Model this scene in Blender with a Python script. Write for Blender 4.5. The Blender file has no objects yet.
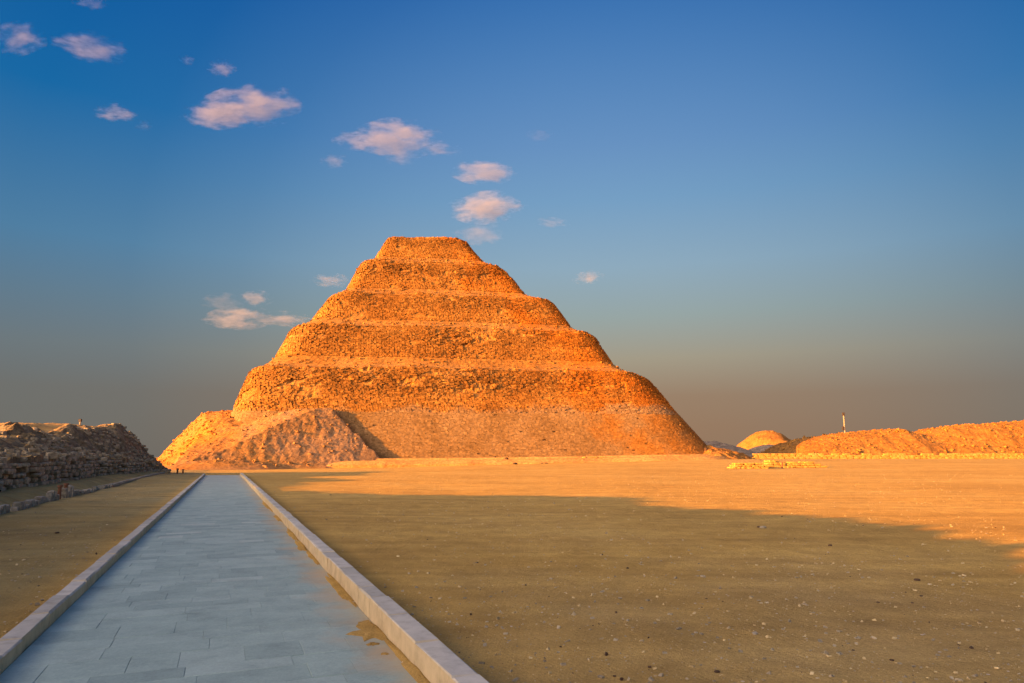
import bpy, bmesh, math, random
import numpy as np
from mathutils import Vector, Matrix
random.seed(7); RNG=np.random.RandomState(11)
R=math.radians
sc=bpy.context.scene
COL=sc.collection
F=683.0; PITCH=math.atan(115.5/683); CP,SP=math.cos(PITCH),math.sin(PITCH); CAMZ=1.7
LX,LY=.905,.425                       # horizontal travel direction of the sunlight
ELEV=R(10)

# ------------------------------------------------------------------ helpers
def ray(px,py):
    a=(px-512)/F; b=(341.5-py)/F
    d=(a, CP-SP*b, SP+CP*b)
    return d[0]/d[1], d[2]/d[1]
def at(px,py,d):
    rx,rz=ray(px,py); return rx*d, d, CAMZ+rz*d
def ss(x):
    x=np.clip(x,0,1); return x*x*(3-2*x)
def _h(ix,iy,iz,seed):
    n=(ix*374761393+iy*668265263+iz*2147483647+seed*1274126177)&0xffffffff
    n=((n^(n>>13))*1274126177)&0xffffffff
    n=((n^(n>>16))*2246822519)&0xffffffff
    return ((n^(n>>15))&0xffff)/65535.0
def noise(x,y,z=0.0,seed=0):
    x=np.asarray(x,float); y=np.asarray(y,float)+0*x; z=np.asarray(z,float)+0*x
    ix=np.floor(x).astype(np.int64); iy=np.floor(y).astype(np.int64); iz=np.floor(z).astype(np.int64)
    fx=x-ix; fy=y-iy; fz=z-iz
    fx=fx*fx*(3-2*fx); fy=fy*fy*(3-2*fy); fz=fz*fz*(3-2*fz)
    r=0
    for a in (0,1):
        wx=fx if a else 1-fx
        for b in (0,1):
            wy=fy if b else 1-fy
            for c in (0,1):
                wz=fz if c else 1-fz
                r=r+wx*wy*wz*_h(ix+a,iy+b,iz+c,seed)
    return r*2-1
def fbm(x,y,z=0.0,o=4,seed=0):
    r=0; a=.5; 
    for i in range(o):
        r=r+a*noise(x,y,z,seed+i*17); x=np.asarray(x)*2.03; y=np.asarray(y)*2.03; z=np.asarray(z)*2.03; a*=.5
    return r
def cell(a,b,seed=0):
    return _h(np.floor(a).astype(np.int64),np.floor(b).astype(np.int64),np.int64(3),seed)
def link(name,me,mat=None,parent=None,loc=None):
    o=bpy.data.objects.new(name,me); COL.objects.link(o)
    if mat: me.materials.append(mat)
    if parent: o.parent=parent
    if loc is not None: o.location=loc
    return o
def mesh_np(name,V,Fq,mat=None,parent=None,smooth=False,loc=None):
    me=bpy.data.meshes.new(name)
    V=np.asarray(V,dtype=np.float32); Fq=np.asarray(Fq,dtype=np.int32)
    k=Fq.shape[1]
    me.vertices.add(len(V)); me.vertices.foreach_set('co',V.ravel())
    me.loops.add(Fq.size); me.loops.foreach_set('vertex_index',Fq.ravel())
    me.polygons.add(len(Fq)); me.polygons.foreach_set('loop_start',np.arange(0,Fq.size,k,dtype=np.int32))
    me.polygons.foreach_set('loop_total',np.full(len(Fq),k,dtype=np.int32))
    me.update(calc_edges=True)
    me.polygons.foreach_set('use_smooth',np.full(len(Fq),smooth))
    me.validate()
    return link(name,me,mat,parent,loc)
def grid_faces(nr,nc,wrap=False):
    i=np.arange(nr-1)[:,None]; j=np.arange(nc if wrap else nc-1)[None,:]
    j2=(j+1)%nc
    return np.stack([i*nc+j,i*nc+j2,(i+1)*nc+j2,(i+1)*nc+j],-1).reshape(-1,4)
def tag(o,label=None,cat=None,group=None,kind=None):
    if label: o['label']=label
    if cat: o['category']=cat
    if group: o['group']=group
    if kind: o['kind']=kind
    return o
def empty(name,loc):
    o=bpy.data.objects.new(name,None); COL.objects.link(o); o.location=loc; o.empty_display_size=.5; return o
def reloc(o,loc):
    """move a mesh object's origin to loc without moving the mesh"""
    o.data.transform(Matrix.Translation(-Vector(loc))); o.location=loc
def copy_tree(o,parent=None):
    c=o.copy(); COL.objects.link(c)
    if parent: c.parent=parent
    for ch in o.children: copy_tree(ch,c)
    return c

# ------------------------------------------------------------------ materials
def mat(name):
    m=bpy.data.materials.new(name); m.use_nodes=True
    nt=m.node_tree; nt.nodes.clear()
    out=nt.nodes.new('ShaderNodeOutputMaterial'); b=nt.nodes.new('ShaderNodeBsdfPrincipled')
    nt.links.new(b.outputs[0],out.inputs[0])
    b.inputs['Roughness'].default_value=.95; b.inputs['Specular IOR Level'].default_value=.15
    return m,nt,b
def N(nt,t,**k):
    n=nt.nodes.new(t)
    for a,v in k.items(): setattr(n,a,v)
    return n
def nz(nt,scale,detail=4,rough=.6,vec=None,dim='3D'):
    n=N(nt,'ShaderNodeTexNoise'); n.inputs['Scale'].default_value=scale
    n.inputs['Detail'].default_value=detail; n.inputs['Roughness'].default_value=rough
    if vec is not None: nt.links.new(vec,n.inputs['Vector'])
    return n.outputs['Fac']
def ramp(nt,fac,stops):
    r=N(nt,'ShaderNodeValToRGB'); nt.links.new(fac,r.inputs[0]); e=r.color_ramp.elements
    while len(e)<len(stops): e.new(.5)
    for i,(p,c) in enumerate(stops):
        e[i].position=p; e[i].color=(c if len(c)==4 else tuple(c)+(1,)) if hasattr(c,'__len__') else (c,c,c,1)
    return r.outputs[0]
def mix(nt,fac,a,b,mode='MIX'):
    m=N(nt,'ShaderNodeMix',data_type='RGBA',blend_type=mode)
    for s,v in ((m.inputs[0],fac),(m.inputs[6],a),(m.inputs[7],b)):
        if hasattr(v,'links') or isinstance(v,bpy.types.NodeSocket): nt.links.new(v,s)
        elif isinstance(v,(int,float)): s.default_value=v if s==m.inputs[0] else (v,v,v,1)
        else: s.default_value=tuple(v)+(1,)
    return m.outputs[2]
def math_(nt,op,a,b=None,clamp=False):
    m=N(nt,'ShaderNodeMath',operation=op,use_clamp=clamp)
    for s,v in ((m.inputs[0],a),(m.inputs[1],b)):
        if v is None: continue
        if isinstance(v,bpy.types.NodeSocket): nt.links.new(v,s)
        else: s.default_value=v
    return m.outputs[0]
def bump(nt,b,h,strength,dist):
    n=N(nt,'ShaderNodeBump'); n.inputs['Strength'].default_value=strength; n.inputs['Distance'].default_value=dist
    nt.links.new(h,n.inputs['Height'])
    prev=b.inputs['Normal']
    if prev.is_linked: nt.links.new(prev.links[0].from_socket,n.inputs['Normal'])
    nt.links.new(n.outputs[0],b.inputs['Normal'])
def pos(nt): return N(nt,'ShaderNodeNewGeometry').outputs['Position']
def mapping(nt,vec,scale=(1,1,1),rot=(0,0,0)):
    m=N(nt,'ShaderNodeMapping'); nt.links.new(vec,m.inputs[0]); m.inputs['Scale'].default_value=scale; m.inputs['Rotation'].default_value=rot
    return m.outputs[0]

def rock_mat(name,dark,mid,light,bigscale=.12,fine=3.0,bs=.6,bd=.15,tintA=None,tint_scale=.05,speck=True):
    m,nt,b=mat(name); P=pos(nt)
    c=ramp(nt,nz(nt,bigscale,6,.65,P),[(.3,dark),(.5,mid),(.72,light)])
    f=nz(nt,fine,5,.7,P)
    c=mix(nt,1.0,c,ramp(nt,f,[(.32,(.55,.5,.48)),(.5,(.95,.95,.95)),(.68,(1.35,1.33,1.3))]),'MULTIPLY')
    if tintA: c=mix(nt,ramp(nt,nz(nt,tint_scale,4,.6,P),[(.45,0.0),(.6,1.0)]),c,mix(nt,1.0,c,tintA,'MULTIPLY'))
    nt.links.new(c,b.inputs['Base Color'])
    bump(nt,b,nz(nt,fine*1.3,6,.75,P),bs,bd)
    return m
M={}
def sand_mat():
    m,nt,b=mat('sand'); P=pos(nt)
    big=nz(nt,.09,5,.6,P)
    c=ramp(nt,big,[(.3,(.44,.272,.064)),(.5,(.51,.328,.080)),(.7,(.57,.385,.110))])
    med=nz(nt,1.1,5,.7,mapping(nt,P,(1,1,1)))
    c=mix(nt,1.0,c,ramp(nt,med,[(.3,(.78,.76,.74)),(.5,(.97,.97,.97)),(.7,(1.16,1.16,1.18))]),'MULTIPLY')
    # wheel and foot worn streaks that follow the court
    st=nz(nt,1.0,4,.65,mapping(nt,P,(.07,.9,1),(0,0,R(-10))))
    c=mix(nt,1.0,c,ramp(nt,st,[(.35,(.84,.82,.8)),(.55,(1.0,1.0,1.0)),(.7,(1.1,1.1,1.12))]),'MULTIPLY')
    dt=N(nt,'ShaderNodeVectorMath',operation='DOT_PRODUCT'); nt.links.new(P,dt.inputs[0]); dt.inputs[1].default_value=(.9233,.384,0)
    # painted shade left of the path, and a cool grading tint near the camera
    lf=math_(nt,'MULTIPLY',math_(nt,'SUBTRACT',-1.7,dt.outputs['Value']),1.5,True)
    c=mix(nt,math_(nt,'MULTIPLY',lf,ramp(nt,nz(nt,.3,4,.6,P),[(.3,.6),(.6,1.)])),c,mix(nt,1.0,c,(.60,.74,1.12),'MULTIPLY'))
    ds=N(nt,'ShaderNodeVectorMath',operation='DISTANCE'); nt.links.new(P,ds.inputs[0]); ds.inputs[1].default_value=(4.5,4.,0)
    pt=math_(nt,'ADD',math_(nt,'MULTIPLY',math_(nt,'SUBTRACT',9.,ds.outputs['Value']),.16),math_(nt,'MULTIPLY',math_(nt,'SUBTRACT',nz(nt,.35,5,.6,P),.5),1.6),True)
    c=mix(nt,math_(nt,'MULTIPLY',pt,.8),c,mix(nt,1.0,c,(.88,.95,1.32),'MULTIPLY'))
    gr=nz(nt,38,3,.8,P)
    c=mix(nt,1.0,c,ramp(nt,gr,[(.3,(.72,.72,.72)),(.5,(1,1,1)),(.72,(1.25,1.25,1.27))]),'MULTIPLY')
    # scattered pale grit specks
    v=N(nt,'ShaderNodeTexVoronoi'); v.inputs['Scale'].default_value=5.5; nt.links.new(P,v.inputs['Vector'])
    sp=math_(nt,'LESS_THAN',v.outputs['Distance'],.085)
    rnd=N(nt,'ShaderNodeSeparateColor'); nt.links.new(v.outputs['Color'],rnd.inputs[0])
    sp=math_(nt,'MULTIPLY',sp,math_(nt,'GREATER_THAN',rnd.outputs[0],.72))
    c=mix(nt,sp,c,(.62,.55,.44))
    nt.links.new(c,b.inputs['Base Color'])
    bump(nt,b,nz(nt,2.4,7,.78,P),.8,.09)
    bump(nt,b,nz(nt,22,5,.85,P),.9,.018)
    vf=N(nt,'ShaderNodeTexVoronoi',feature='SMOOTH_F1'); vf.inputs['Scale'].default_value=2.6; nt.links.new(mapping(nt,mix(nt,.25,P,P,'MIX'),(1,1,1)),vf.inputs['Vector'])
    bump(nt,b,math_(nt,'MULTIPLY',vf.outputs['Distance'],nz(nt,.25,4,.6,P)),.6,.06)
    return m
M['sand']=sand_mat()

def path_mat():
    m,nt,b=mat('paving_stone'); P=pos(nt)
    at_=N(nt,'ShaderNodeAttribute',attribute_name='tone').outputs['Fac']
    c=ramp(nt,at_,[(0,(.25,.345,.295)),(.5,(.305,.415,.35)),(.85,(.345,.455,.385)),(1,(.40,.485,.405))])
    c=mix(nt,1.0,c,ramp(nt,nz(nt,2.2,6,.7,P),[(.3,(.78,.79,.8)),(.5,(1,1,1)),(.7,(1.14,1.13,1.12))]),'MULTIPLY')
    c=mix(nt,1.0,c,ramp(nt,nz(nt,45,3,.8,P),[(.3,(.85,.85,.85)),(.7,(1.12,1.12,1.12))]),'MULTIPLY')
    # blown sand dusting along the right kerb (object x is metres across the path)
    ox=N(nt,'ShaderNodeSeparateXYZ'); nt.links.new(N(nt,'ShaderNodeTexCoord').outputs['Object'],ox.inputs[0])
    edge=math_(nt,'MULTIPLY',math_(nt,'SUBTRACT',ox.outputs[0],.95),1.7)
    dn=nz(nt,1.3,5,.65,P)
    w=math_(nt,'ADD',edge,math_(nt,'MULTIPLY',math_(nt,'SUBTRACT',dn,.55),2.6),True)
    c=mix(nt,math_(nt,'MULTIPLY',w,.75),c,(.46,.34,.18))
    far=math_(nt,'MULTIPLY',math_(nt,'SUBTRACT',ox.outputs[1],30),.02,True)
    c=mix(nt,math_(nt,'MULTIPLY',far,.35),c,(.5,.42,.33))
    nt.links.new(c,b.inputs['Base Color']); b.inputs['Roughness'].default_value=.7; b.inputs['Specular IOR Level'].default_value=.3
    bump(nt,b,nz(nt,9,6,.7,P),.35,.01)
    return m
M['paving']=path_mat()
def kerb_mat():
    m,nt,b=mat('kerb_stone'); P=pos(nt)
    at_=N(nt,'ShaderNodeAttribute',attribute_name='tone').outputs['Fac']
    c=ramp(nt,at_,[(0,(.38,.37,.30)),(.5,(.45,.435,.355)),(1,(.52,.50,.41))])
    # upright faces turn tan, tops keep the stone tone
    nrm=N(nt,'ShaderNodeSeparateXYZ'); nt.links.new(N(nt,'ShaderNodeNewGeometry').outputs['Normal'],nrm.inputs[0])
    side=math_(nt,'SUBTRACT',1.0,nrm.outputs[2],True)
    c=mix(nt,math_(nt,'MULTIPLY',side,.85),c,(.56,.43,.22))
    c=mix(nt,1.0,c,ramp(nt,nz(nt,5,6,.7,P),[(.3,(.75,.74,.72)),(.5,(1,1,1)),(.7,(1.15,1.15,1.15))]),'MULTIPLY')
    nt.links.new(c,b.inputs['Base Color'])
    bump(nt,b,nz(nt,14,6,.7,P),.4,.012)
    return m
M['kerb']=kerb_mat()

def N_up(nt):
    q=N(nt,'ShaderNodeSeparateXYZ'); nt.links.new(N(nt,'ShaderNodeNewGeometry').outputs['True Normal'],q.inputs[0]); return q.outputs[2]
def pyramid_mat(name,pink,mid,dark,mottle,fine,rowscale,gap,orange_from=12.):
    """weathered coursed masonry: stone to stone tone, dark joints, sandy orange stone towards the south-east corner"""
    m,nt,b=mat(name)
    O=N(nt,'ShaderNodeTexCoord').outputs['Object']
    P=pos(nt)
    c=ramp(nt,nz(nt,.10,6,.68,P),[(.3,dark),(.5,mid),(.7,pink)])
    # courses
    br=N(nt,'ShaderNodeTexBrick'); br.offset=.5; br.inputs['Scale'].default_value=1.0
    br.inputs['Brick Width'].default_value=.75; br.inputs['Row Height'].default_value=rowscale; br.inputs['Mortar Size'].default_value=.055
    br.inputs['Mortar Smooth'].default_value=.4
    br.inputs['Color1'].default_value=(1.22,1.2,1.18,1); br.inputs['Color2'].default_value=(.72,.68,.64,1); br.inputs['Mortar'].default_value=(gap,gap*.9,gap*.8,1)
    sx=N(nt,'ShaderNodeSeparateXYZ'); nt.links.new(O,sx.inputs[0])
    cb=N(nt,'ShaderNodeCombineXYZ'); wob=math_(nt,'MULTIPLY',nz(nt,.35,3,.6,P),1.2)
    nt.links.new(math_(nt,'ADD',sx.outputs[0],sx.outputs[1]),cb.inputs[0]); nt.links.new(math_(nt,'ADD',sx.outputs[2],wob),cb.inputs[1])
    nt.links.new(cb.outputs[0],br.inputs['Vector'])
    c=mix(nt,.35,c,br.outputs['Color'],'MULTIPLY')
    tn=N(nt,'ShaderNodeAttribute',attribute_name='tone').outputs['Fac']
    cc=N(nt,'ShaderNodeCombineColor')
    for q_ in range(3): nt.links.new(tn,cc.inputs[q_])
    c=mix(nt,1.0,c,cc.outputs[0],'MULTIPLY')
    f=nz(nt,fine,5,.75,P)
    c=mix(nt,1.0,c,ramp(nt,f,[(.3,(mottle,mottle*.93,mottle*.88)),(.48,(.95,.95,.95)),(.7,(1.4,1.36,1.3))]),'MULTIPLY')
    # orange sandy stone: patches and the right-hand end
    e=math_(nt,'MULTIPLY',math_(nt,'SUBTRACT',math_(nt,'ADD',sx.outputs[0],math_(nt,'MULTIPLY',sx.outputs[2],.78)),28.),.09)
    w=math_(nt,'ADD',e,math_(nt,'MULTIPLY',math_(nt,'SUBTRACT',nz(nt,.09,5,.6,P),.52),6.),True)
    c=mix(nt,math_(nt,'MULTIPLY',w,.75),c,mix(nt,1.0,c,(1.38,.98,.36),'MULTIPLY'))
    if name=='core_masonry':
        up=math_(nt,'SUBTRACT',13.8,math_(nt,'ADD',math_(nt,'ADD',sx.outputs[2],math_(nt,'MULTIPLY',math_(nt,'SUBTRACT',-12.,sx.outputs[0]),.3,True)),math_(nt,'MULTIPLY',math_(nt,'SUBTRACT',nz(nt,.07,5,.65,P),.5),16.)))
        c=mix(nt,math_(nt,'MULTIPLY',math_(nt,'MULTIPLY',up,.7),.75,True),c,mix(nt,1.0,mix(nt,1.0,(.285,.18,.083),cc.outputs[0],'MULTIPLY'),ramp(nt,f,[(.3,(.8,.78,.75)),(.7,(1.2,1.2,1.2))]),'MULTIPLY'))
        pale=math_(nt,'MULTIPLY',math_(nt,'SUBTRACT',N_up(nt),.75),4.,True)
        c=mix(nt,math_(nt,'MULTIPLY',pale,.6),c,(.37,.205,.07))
    nt.links.new(c,b.inputs['Base Color'])
    bump(nt,b,br.outputs['Fac'],-.15,.08)
    bump(nt,b,nz(nt,fine*1.6,5,.75,P),.35,.10)
    return m
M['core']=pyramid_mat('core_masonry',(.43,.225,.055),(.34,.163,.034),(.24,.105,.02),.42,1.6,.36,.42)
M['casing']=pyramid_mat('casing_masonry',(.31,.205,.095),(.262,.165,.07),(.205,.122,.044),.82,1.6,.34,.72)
M['plinth']=rock_mat('plinth_stone',(.38,.20,.06),(.47,.265,.08),(.54,.34,.11),.15,2.2,.5,.1)
M['scree']=rock_mat('scree',(.26,.148,.062),(.32,.188,.084),(.37,.225,.112),.08,1.9,.8,.16,tintA=(1.15,.98,.55),tint_scale=.05)
m_=M['scree']; nt_=m_.node_tree; b_=[n for n in nt_.nodes if n.type=='BSDF_PRINCIPLED'][0]; src=b_.inputs['Base Color'].links[0].from_socket
sx_=N(nt_,'ShaderNodeSeparateXYZ'); nt_.links.new(pos(nt_),sx_.inputs[0])
w_=math_(nt_,'ADD',math_(nt_,'MULTIPLY',math_(nt_,'SUBTRACT',-56.,sx_.outputs[0]),.09),math_(nt_,'MULTIPLY',math_(nt_,'SUBTRACT',nz(nt_,.12,5,.6,pos(nt_)),.5),2.),True)
nt_.links.new(mix(nt_,w_,src,mix(nt_,1.0,src,(1.28,1.0,.5),'MULTIPLY')),b_.inputs['Base Color'])
M['rubble']=rock_mat('rubble',(.36,.215,.085),(.45,.28,.12),(.54,.36,.18),.1,1.6,.9,.2)
M['ridge']=rock_mat('ridge_rubble',(.27,.125,.026),(.32,.15,.03),(.37,.19,.042),.12,1.0,.8,.25)
M['mound']=rock_mat('mound_rubble',(.15,.125,.075),(.235,.195,.115),(.38,.29,.16),.35,3.0,.9,.12)
M['stone']=rock_mat('grey_stone',(.23,.195,.12),(.34,.29,.185),(.45,.39,.26),.9,5,.8,.06)
M['tan']=rock_mat('tan_stone',(.38,.29,.13),(.50,.39,.19),(.60,.50,.28),1.3,7,.6,.03)
M['pale']=rock_mat('pale_stone',(.22,.20,.14),(.31,.28,.20),(.40,.36,.27),1.3,7,.6,.03)
M['yellow']=rock_mat('yellow_stone',(.40,.235,.05),(.46,.275,.065),(.52,.33,.10),.6,3,.6,.08)
M['darkrock']=rock_mat('dark_rock',(.05,.03,.02),(.08,.05,.03),(.12,.07,.04),1.5,5,.6,.05)
M['hill']=rock_mat('far_hill',(.30,.21,.12),(.37,.26,.15),(.44,.31,.18),.05,.5,.6,.4)
def plain(name,c,rough=.6,metal=0.):
    m,nt,b=mat(name); P=pos(nt)
    nt.links.new(mix(nt,1.0,c,ramp(nt,nz(nt,6,4,.6,P),[(.3,(.8,.8,.8)),(.7,(1.15,1.15,1.15))]),'MULTIPLY'),b.inputs['Base Color'])
    b.inputs['Roughness'].default_value=rough; b.inputs['Metallic'].default_value=metal; return m
M['polepaint']=plain('pole_paint',(.36,.30,.21),.5)
M['dark']=plain('dark_paint',(.06,.05,.045),.5)
M['rust']=plain('rusty_wood',(.20,.09,.045),.8)
M['leaf']=plain('leaf',(.055,.065,.03),.7)
M['bark']=plain('bark',(.09,.06,.04),.9)

# ------------------------------------------------------------------ ground
def gz(x,y):
    x=np.asarray(x,float); y=np.asarray(y,float)
    z=-.55*ss((y-60)/60)*ss((-x)/40)+1.25*ss((y-60)/95)*ss((x+20)/80)
    return z
def gfull(x,y):
    z=gz(x,y)
    u=.9233*x+.384*y
    w=ss((np.abs(u)-1.8)/2.5)
    r=np.hypot(x,y)
    z=z+w*(.05*fbm(x*.35,y*.35,seed=5)+.10*fbm(x*.07,y*.07,seed=9))*ss(r/12)
    z=z+w*.022*fbm(x*2.1,y*2.1,o=3,seed=61)*(r<32)*(1-ss((r-22)/10))
    # sand lies about level with the kerbs' feet and laps them
    return z-.012*(np.abs(u)<1.9)
TX,TY=-.384,.9233; NX,NY=.9233,.384
def us(u,s): return NX*u+TX*s, NY*u+TY*s
ang=math.atan2(-TX,TY)      # path frame: local x=u, local y=s

def build_ground():
    # polar sheet round the camera, fine near by, out past the horizon
    th=np.linspace(0,2*math.pi,721)[:-1]
    rs=[0.]+list(np.geomspace(1.2,60,230))+list(np.geomspace(61,420,170))+list(np.geomspace(450,9000,26))
    rs=np.array(rs[1:])
    T,Rr=np.meshgrid(th,rs); X=Rr*np.sin(T); Y=Rr*np.cos(T); Z=gfull(X,Y)
    V=np.stack([X,Y,Z],-1).reshape(-1,3); nc=len(th)
    Fq=grid_faces(len(rs),nc,True)
    # swap order so normals point up
    Fq=Fq[:,::-1]
    V=np.vstack([V,[[0,0,-.012]]]); 
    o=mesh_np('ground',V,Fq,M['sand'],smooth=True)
    bm=bmesh.new(); bm.from_mesh(o.data); bm.verts.ensure_lookup_table()
    c=bm.verts[len(V)-1]
    for j in range(nc):
        bm.faces.new((bm.verts[j],bm.verts[(j+1)%nc],c))
    bmesh.ops.recalc_face_normals(bm,faces=bm.faces)
    bm.to_mesh(o.data); bm.free()
    for p in o.data.polygons: 
        if p.normal.z<0: o.data.flip_normals(); break
    o.data.polygons.foreach_set('use_smooth',np.full(len(o.data.polygons),True))
    tag(o,kind='structure')
build_ground()

# ------------------------------------------------------------------ path and kerbs
class Boxes:
    def __init__(s): s.V=[]; s.F=[]; s.T=[]
    def box(s,x0,x1,y0,y1,z0,z1,tone=.5,bev=.008,jit=0.):
        """a block with softly chamfered top edges"""
        k=len(s.V)
        j=lambda:(random.uniform(-jit,jit) if jit else 0)
        b=bev
        P=[(x0,y0,z0),(x1,y0,z0),(x1,y1,z0),(x0,y1,z0),
           (x0,y0,z1-b),(x1,y0,z1-b),(x1,y1,z1-b),(x0,y1,z1-b),
           (x0+b,y0+b,z1),(x1-b,y0+b,z1),(x1-b,y1-b,z1),(x0+b,y1-b,z1)]
        s.V+=[(a+j(),c+j(),d+(j() if d!=z0 else 0)) for a,c,d in P]
        fs=[(3,2,1,0),(0,1,5,4),(1,2,6,5),(2,3,7,6),(3,0,4,7),(4,5,9,8),(5,6,10,9),(6,7,11,10),(7,4,8,11),(8,9,10,11)]
        s.F+=[tuple(k+i for i in f) for f in fs]; s.T+=[tone]*12
    def build(s,name,m,parent=None,zf=None,rot=None,loc=None):
        V=np.array(s.V)
        if zf is not None: V[:,2]+=zf(V[:,0],V[:,1])
        o=mesh_np(name,V,s.F,m,parent)
        a=o.data.attributes.new('tone','FLOAT','POINT'); a.data.foreach_set('value',np.array(s.T,dtype=np.float32))
        if rot is not None: o.rotation_euler=(0,0,rot)
        if loc is not None: o.location=loc
        return o
zpath=lambda u,s_: gz(*us(u,s_))
PS0,PS1=-6.,71.5
UL,UR=-1.52,1.53
B=Boxes(); s_=PS0
while s_<PS1:
    h=random.choice([.28,.34,.4,.4,.5]); w=UL+.004
    first=True
    while w<UR-.01:
        ww=random.uniform(.2,.7) if first else random.uniform(.35,.85)
        first=False
        w1=min(UR-.004,w+ww)
        if UR-w1<.2: w1=UR-.004
        g=.0012
        B.box(w+g,w1-g,s_+g,s_+h-g,-.05,.012+random.uniform(-.0015,.0015),min(1,max(0,random.gauss(.5,.2))),.003,.001)
        w=w1
    s_+=h
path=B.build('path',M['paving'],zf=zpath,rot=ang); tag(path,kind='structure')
# bedding sand under the joints
mj,nt,b=mat('joint_sand'); b.inputs['Base Color'].default_value=(.29,.35,.31,1)
Bb=Boxes(); y=PS0
while y<PS1-.1: Bb.box(UL+.001,UR-.001,y,min(y+2,PS1),-.08,.0075,.5,.0005); y+=2
pb=Bb.build('path_bedding',mj,zf=zpath,rot=ang); tag(pb,kind='structure')
for side,(ui,uo,h) in {'L':(UL,UL-.18,.145),'R':(UR,UR+.205,.215)}.items():
    B=Boxes(); y=PS0
    while y<PS1:
        l=random.uniform(.55,1.1); x0,x1=min(ui,uo),max(ui,uo)
        k=random.uniform(-.005,.005)
        B.box(x0+k,x1+k,y+.004,y+l-.004,-.25,h+random.uniform(-.008,.008),random.random(),random.uniform(.008,.020),.005)
        y+=l
    o=B.build('kerb',M['kerb'],zf=zpath,rot=ang); tag(o,kind='structure')

# sand that has blown into the inner corner of the right kerb
def sand_heap(u,s0,ru,rs,h,seed):
    n=40; m_=14
    th=np.linspace(0,2*math.pi,n,endpoint=False); k=np.linspace(1,0.0,m_)
    V=[]
    for kk in k:
        rr=1+.8*fbm(np.cos(th)*2.3+seed,np.sin(th)*2.3,seed=seed)
        U=np.minimum(u+ru*kk*rr*np.cos(th),UR-.001); S=s0+rs*kk*rr*np.sin(th)
        Z=.0165+h*(1-kk**2)*(1+.25*noise(U*9,S*9,seed=seed))-.006*(kk>.99)
        X,Y=us(U,S); V.append(np.stack([X,Y,Z+gz(X,Y)],-1))
    return np.concatenate(V),grid_faces(m_,n,True)
VV=[];FF=[];off=0
for (u,s0,ru,rs,h,sd) in [(1.47,7.05,.20,.42,.02,1),(1.52,5.6,.06,1.1,.03,2),(1.52,12.5,.07,.9,.015,3),(1.52,16.2,.09,1.2,.02,4),(1.52,20.5,.10,1.4,.02,5),(1.52,9.6,.07,1.3,.02,6),(1.5,14.2,.1,.9,.02,7),(1.5,26,.1,2.5,.02,8),(1.36,6.6,.05,.05,.008,9),(1.40,6.25,.03,.03,.006,10)]:
    v,f=sand_heap(u,s0,ru,rs,h,sd); VV.append(v); FF.append(f+off); off+=len(v)
o=mesh_np('blown_sand',np.concatenate(VV),np.concatenate(FF),M['sand'],smooth=True); tag(o,'thin drifts of tan sand on the pale paving along the right kerb','sand',kind='stuff')

# ------------------------------------------------------------------ pyramid
YAW=R(8.0); EX=np.array([math.cos(YAW),math.sin(YAW)]); EY=np.array([-math.sin(YAW),math.cos(YAW)])
DC=211.
# py at centre, front depth, left px, right px
PR=[('T0',464.6,143.5,196,742),('T0',460.6,145.0,199,738),('T0',459.6,150.5,208,724),
    ('T1',412.5,157.6,229,685),('T2',412.3,157.65,229.3,684.8),
    ('T2',368.0,163.5,249,640),('T3',357.5,168.5,274,616),
    ('T3',327.0,173.5,296,592),('T4',321.0,178.0,312,572),
    ('T4',294.5,183.0,335,549),('T5',289.5,188.0,347,526),
    ('T5',262.5,193.5,366,500),('T6',258.5,197.5,376,483),
    ('T6',238.0,202.5,392,458)]
ROUND=.968
def fit(py,df,lp,rp):
    xc=at(450,py,df)[0]
    z=at(450,py,df)[2]
    # corner positions: px -> x/d is constant along the ray for a given py; solve for points on the line of the face
    def on(px):
        k=ray(px,py)[0]    # x = k*d,  d = df+(x-xc)*tan
        t=math.tan(YAW); return k*(df-xc*t)/(1-k*t)
    xl,xr=on(lp),on(rp)
    a=(xr-xl)/2/math.cos(YAW)/ROUND
    xm=(xl+xr)/2; ym=df+(xm-xc)*math.tan(YAW)
    b=max(6.,DC-df)
    return a,b,xm+EY[0]*b,ym+EY[1]*b,z
K=[fit(*p[1:]) for p in PR]
NC=1500
def unit_ring(n=NC,ex=13.0):
    t=np.linspace(0,2*math.pi,40001)
    x=np.sign(np.cos(t))*np.abs(np.cos(t))**(2/ex); y=np.sign(np.sin(t))*np.abs(np.sin(t))**(2/ex)
    L=np.concatenate([[0],np.cumsum(np.hypot(np.diff(x),np.diff(y)))])
    q=np.linspace(0,L[-1],n+1)[:-1]
    return np.interp(q,L,x),np.interp(q,L,y),q
UX,UY,UQ=unit_ring()
nrm=np.stack([np.abs(UX)**12*np.sign(UX),np.abs(UY)**12*np.sign(UY)],-1); nrm/=np.linalg.norm(nrm,axis=1)[:,None]
pyr=empty('step_pyramid',(-12.,180.,0.))
tag(pyr,'huge weathered six-stepped stone pyramid glowing orange beyond the end of the path','pyramid')
CORN=np.array([[-1,-1,-1],[1,-1,-1],[1,1,-1],[-1,1,-1],[-1,-1,1],[1,-1,1],[1,1,1],[-1,1,1]],float)
BF=np.array([[3,2,1,0],[4,5,6,7],[0,1,5,4],[1,2,6,5],[2,3,7,6],[3,0,4,7]])
def boxes(P,A,Bv,Cv,seed,jit=.12):
    """P centres, A/Bv/Cv half-axis vectors (n,3): a stone each, corners knocked about"""
    q=np.random.RandomState(seed); n=len(P)
    k=CORN[None]*(1+q.uniform(-jit,jit,(n,8,3)))
    V=P[:,None]+k[...,0:1]*A[:,None]+k[...,1:2]*Bv[:,None]+k[...,2:3]*Cv[:,None]
    Fq=(BF[None]+np.arange(n)[:,None,None]*8).reshape(-1,4)
    return V.reshape(-1,3),Fq
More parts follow.
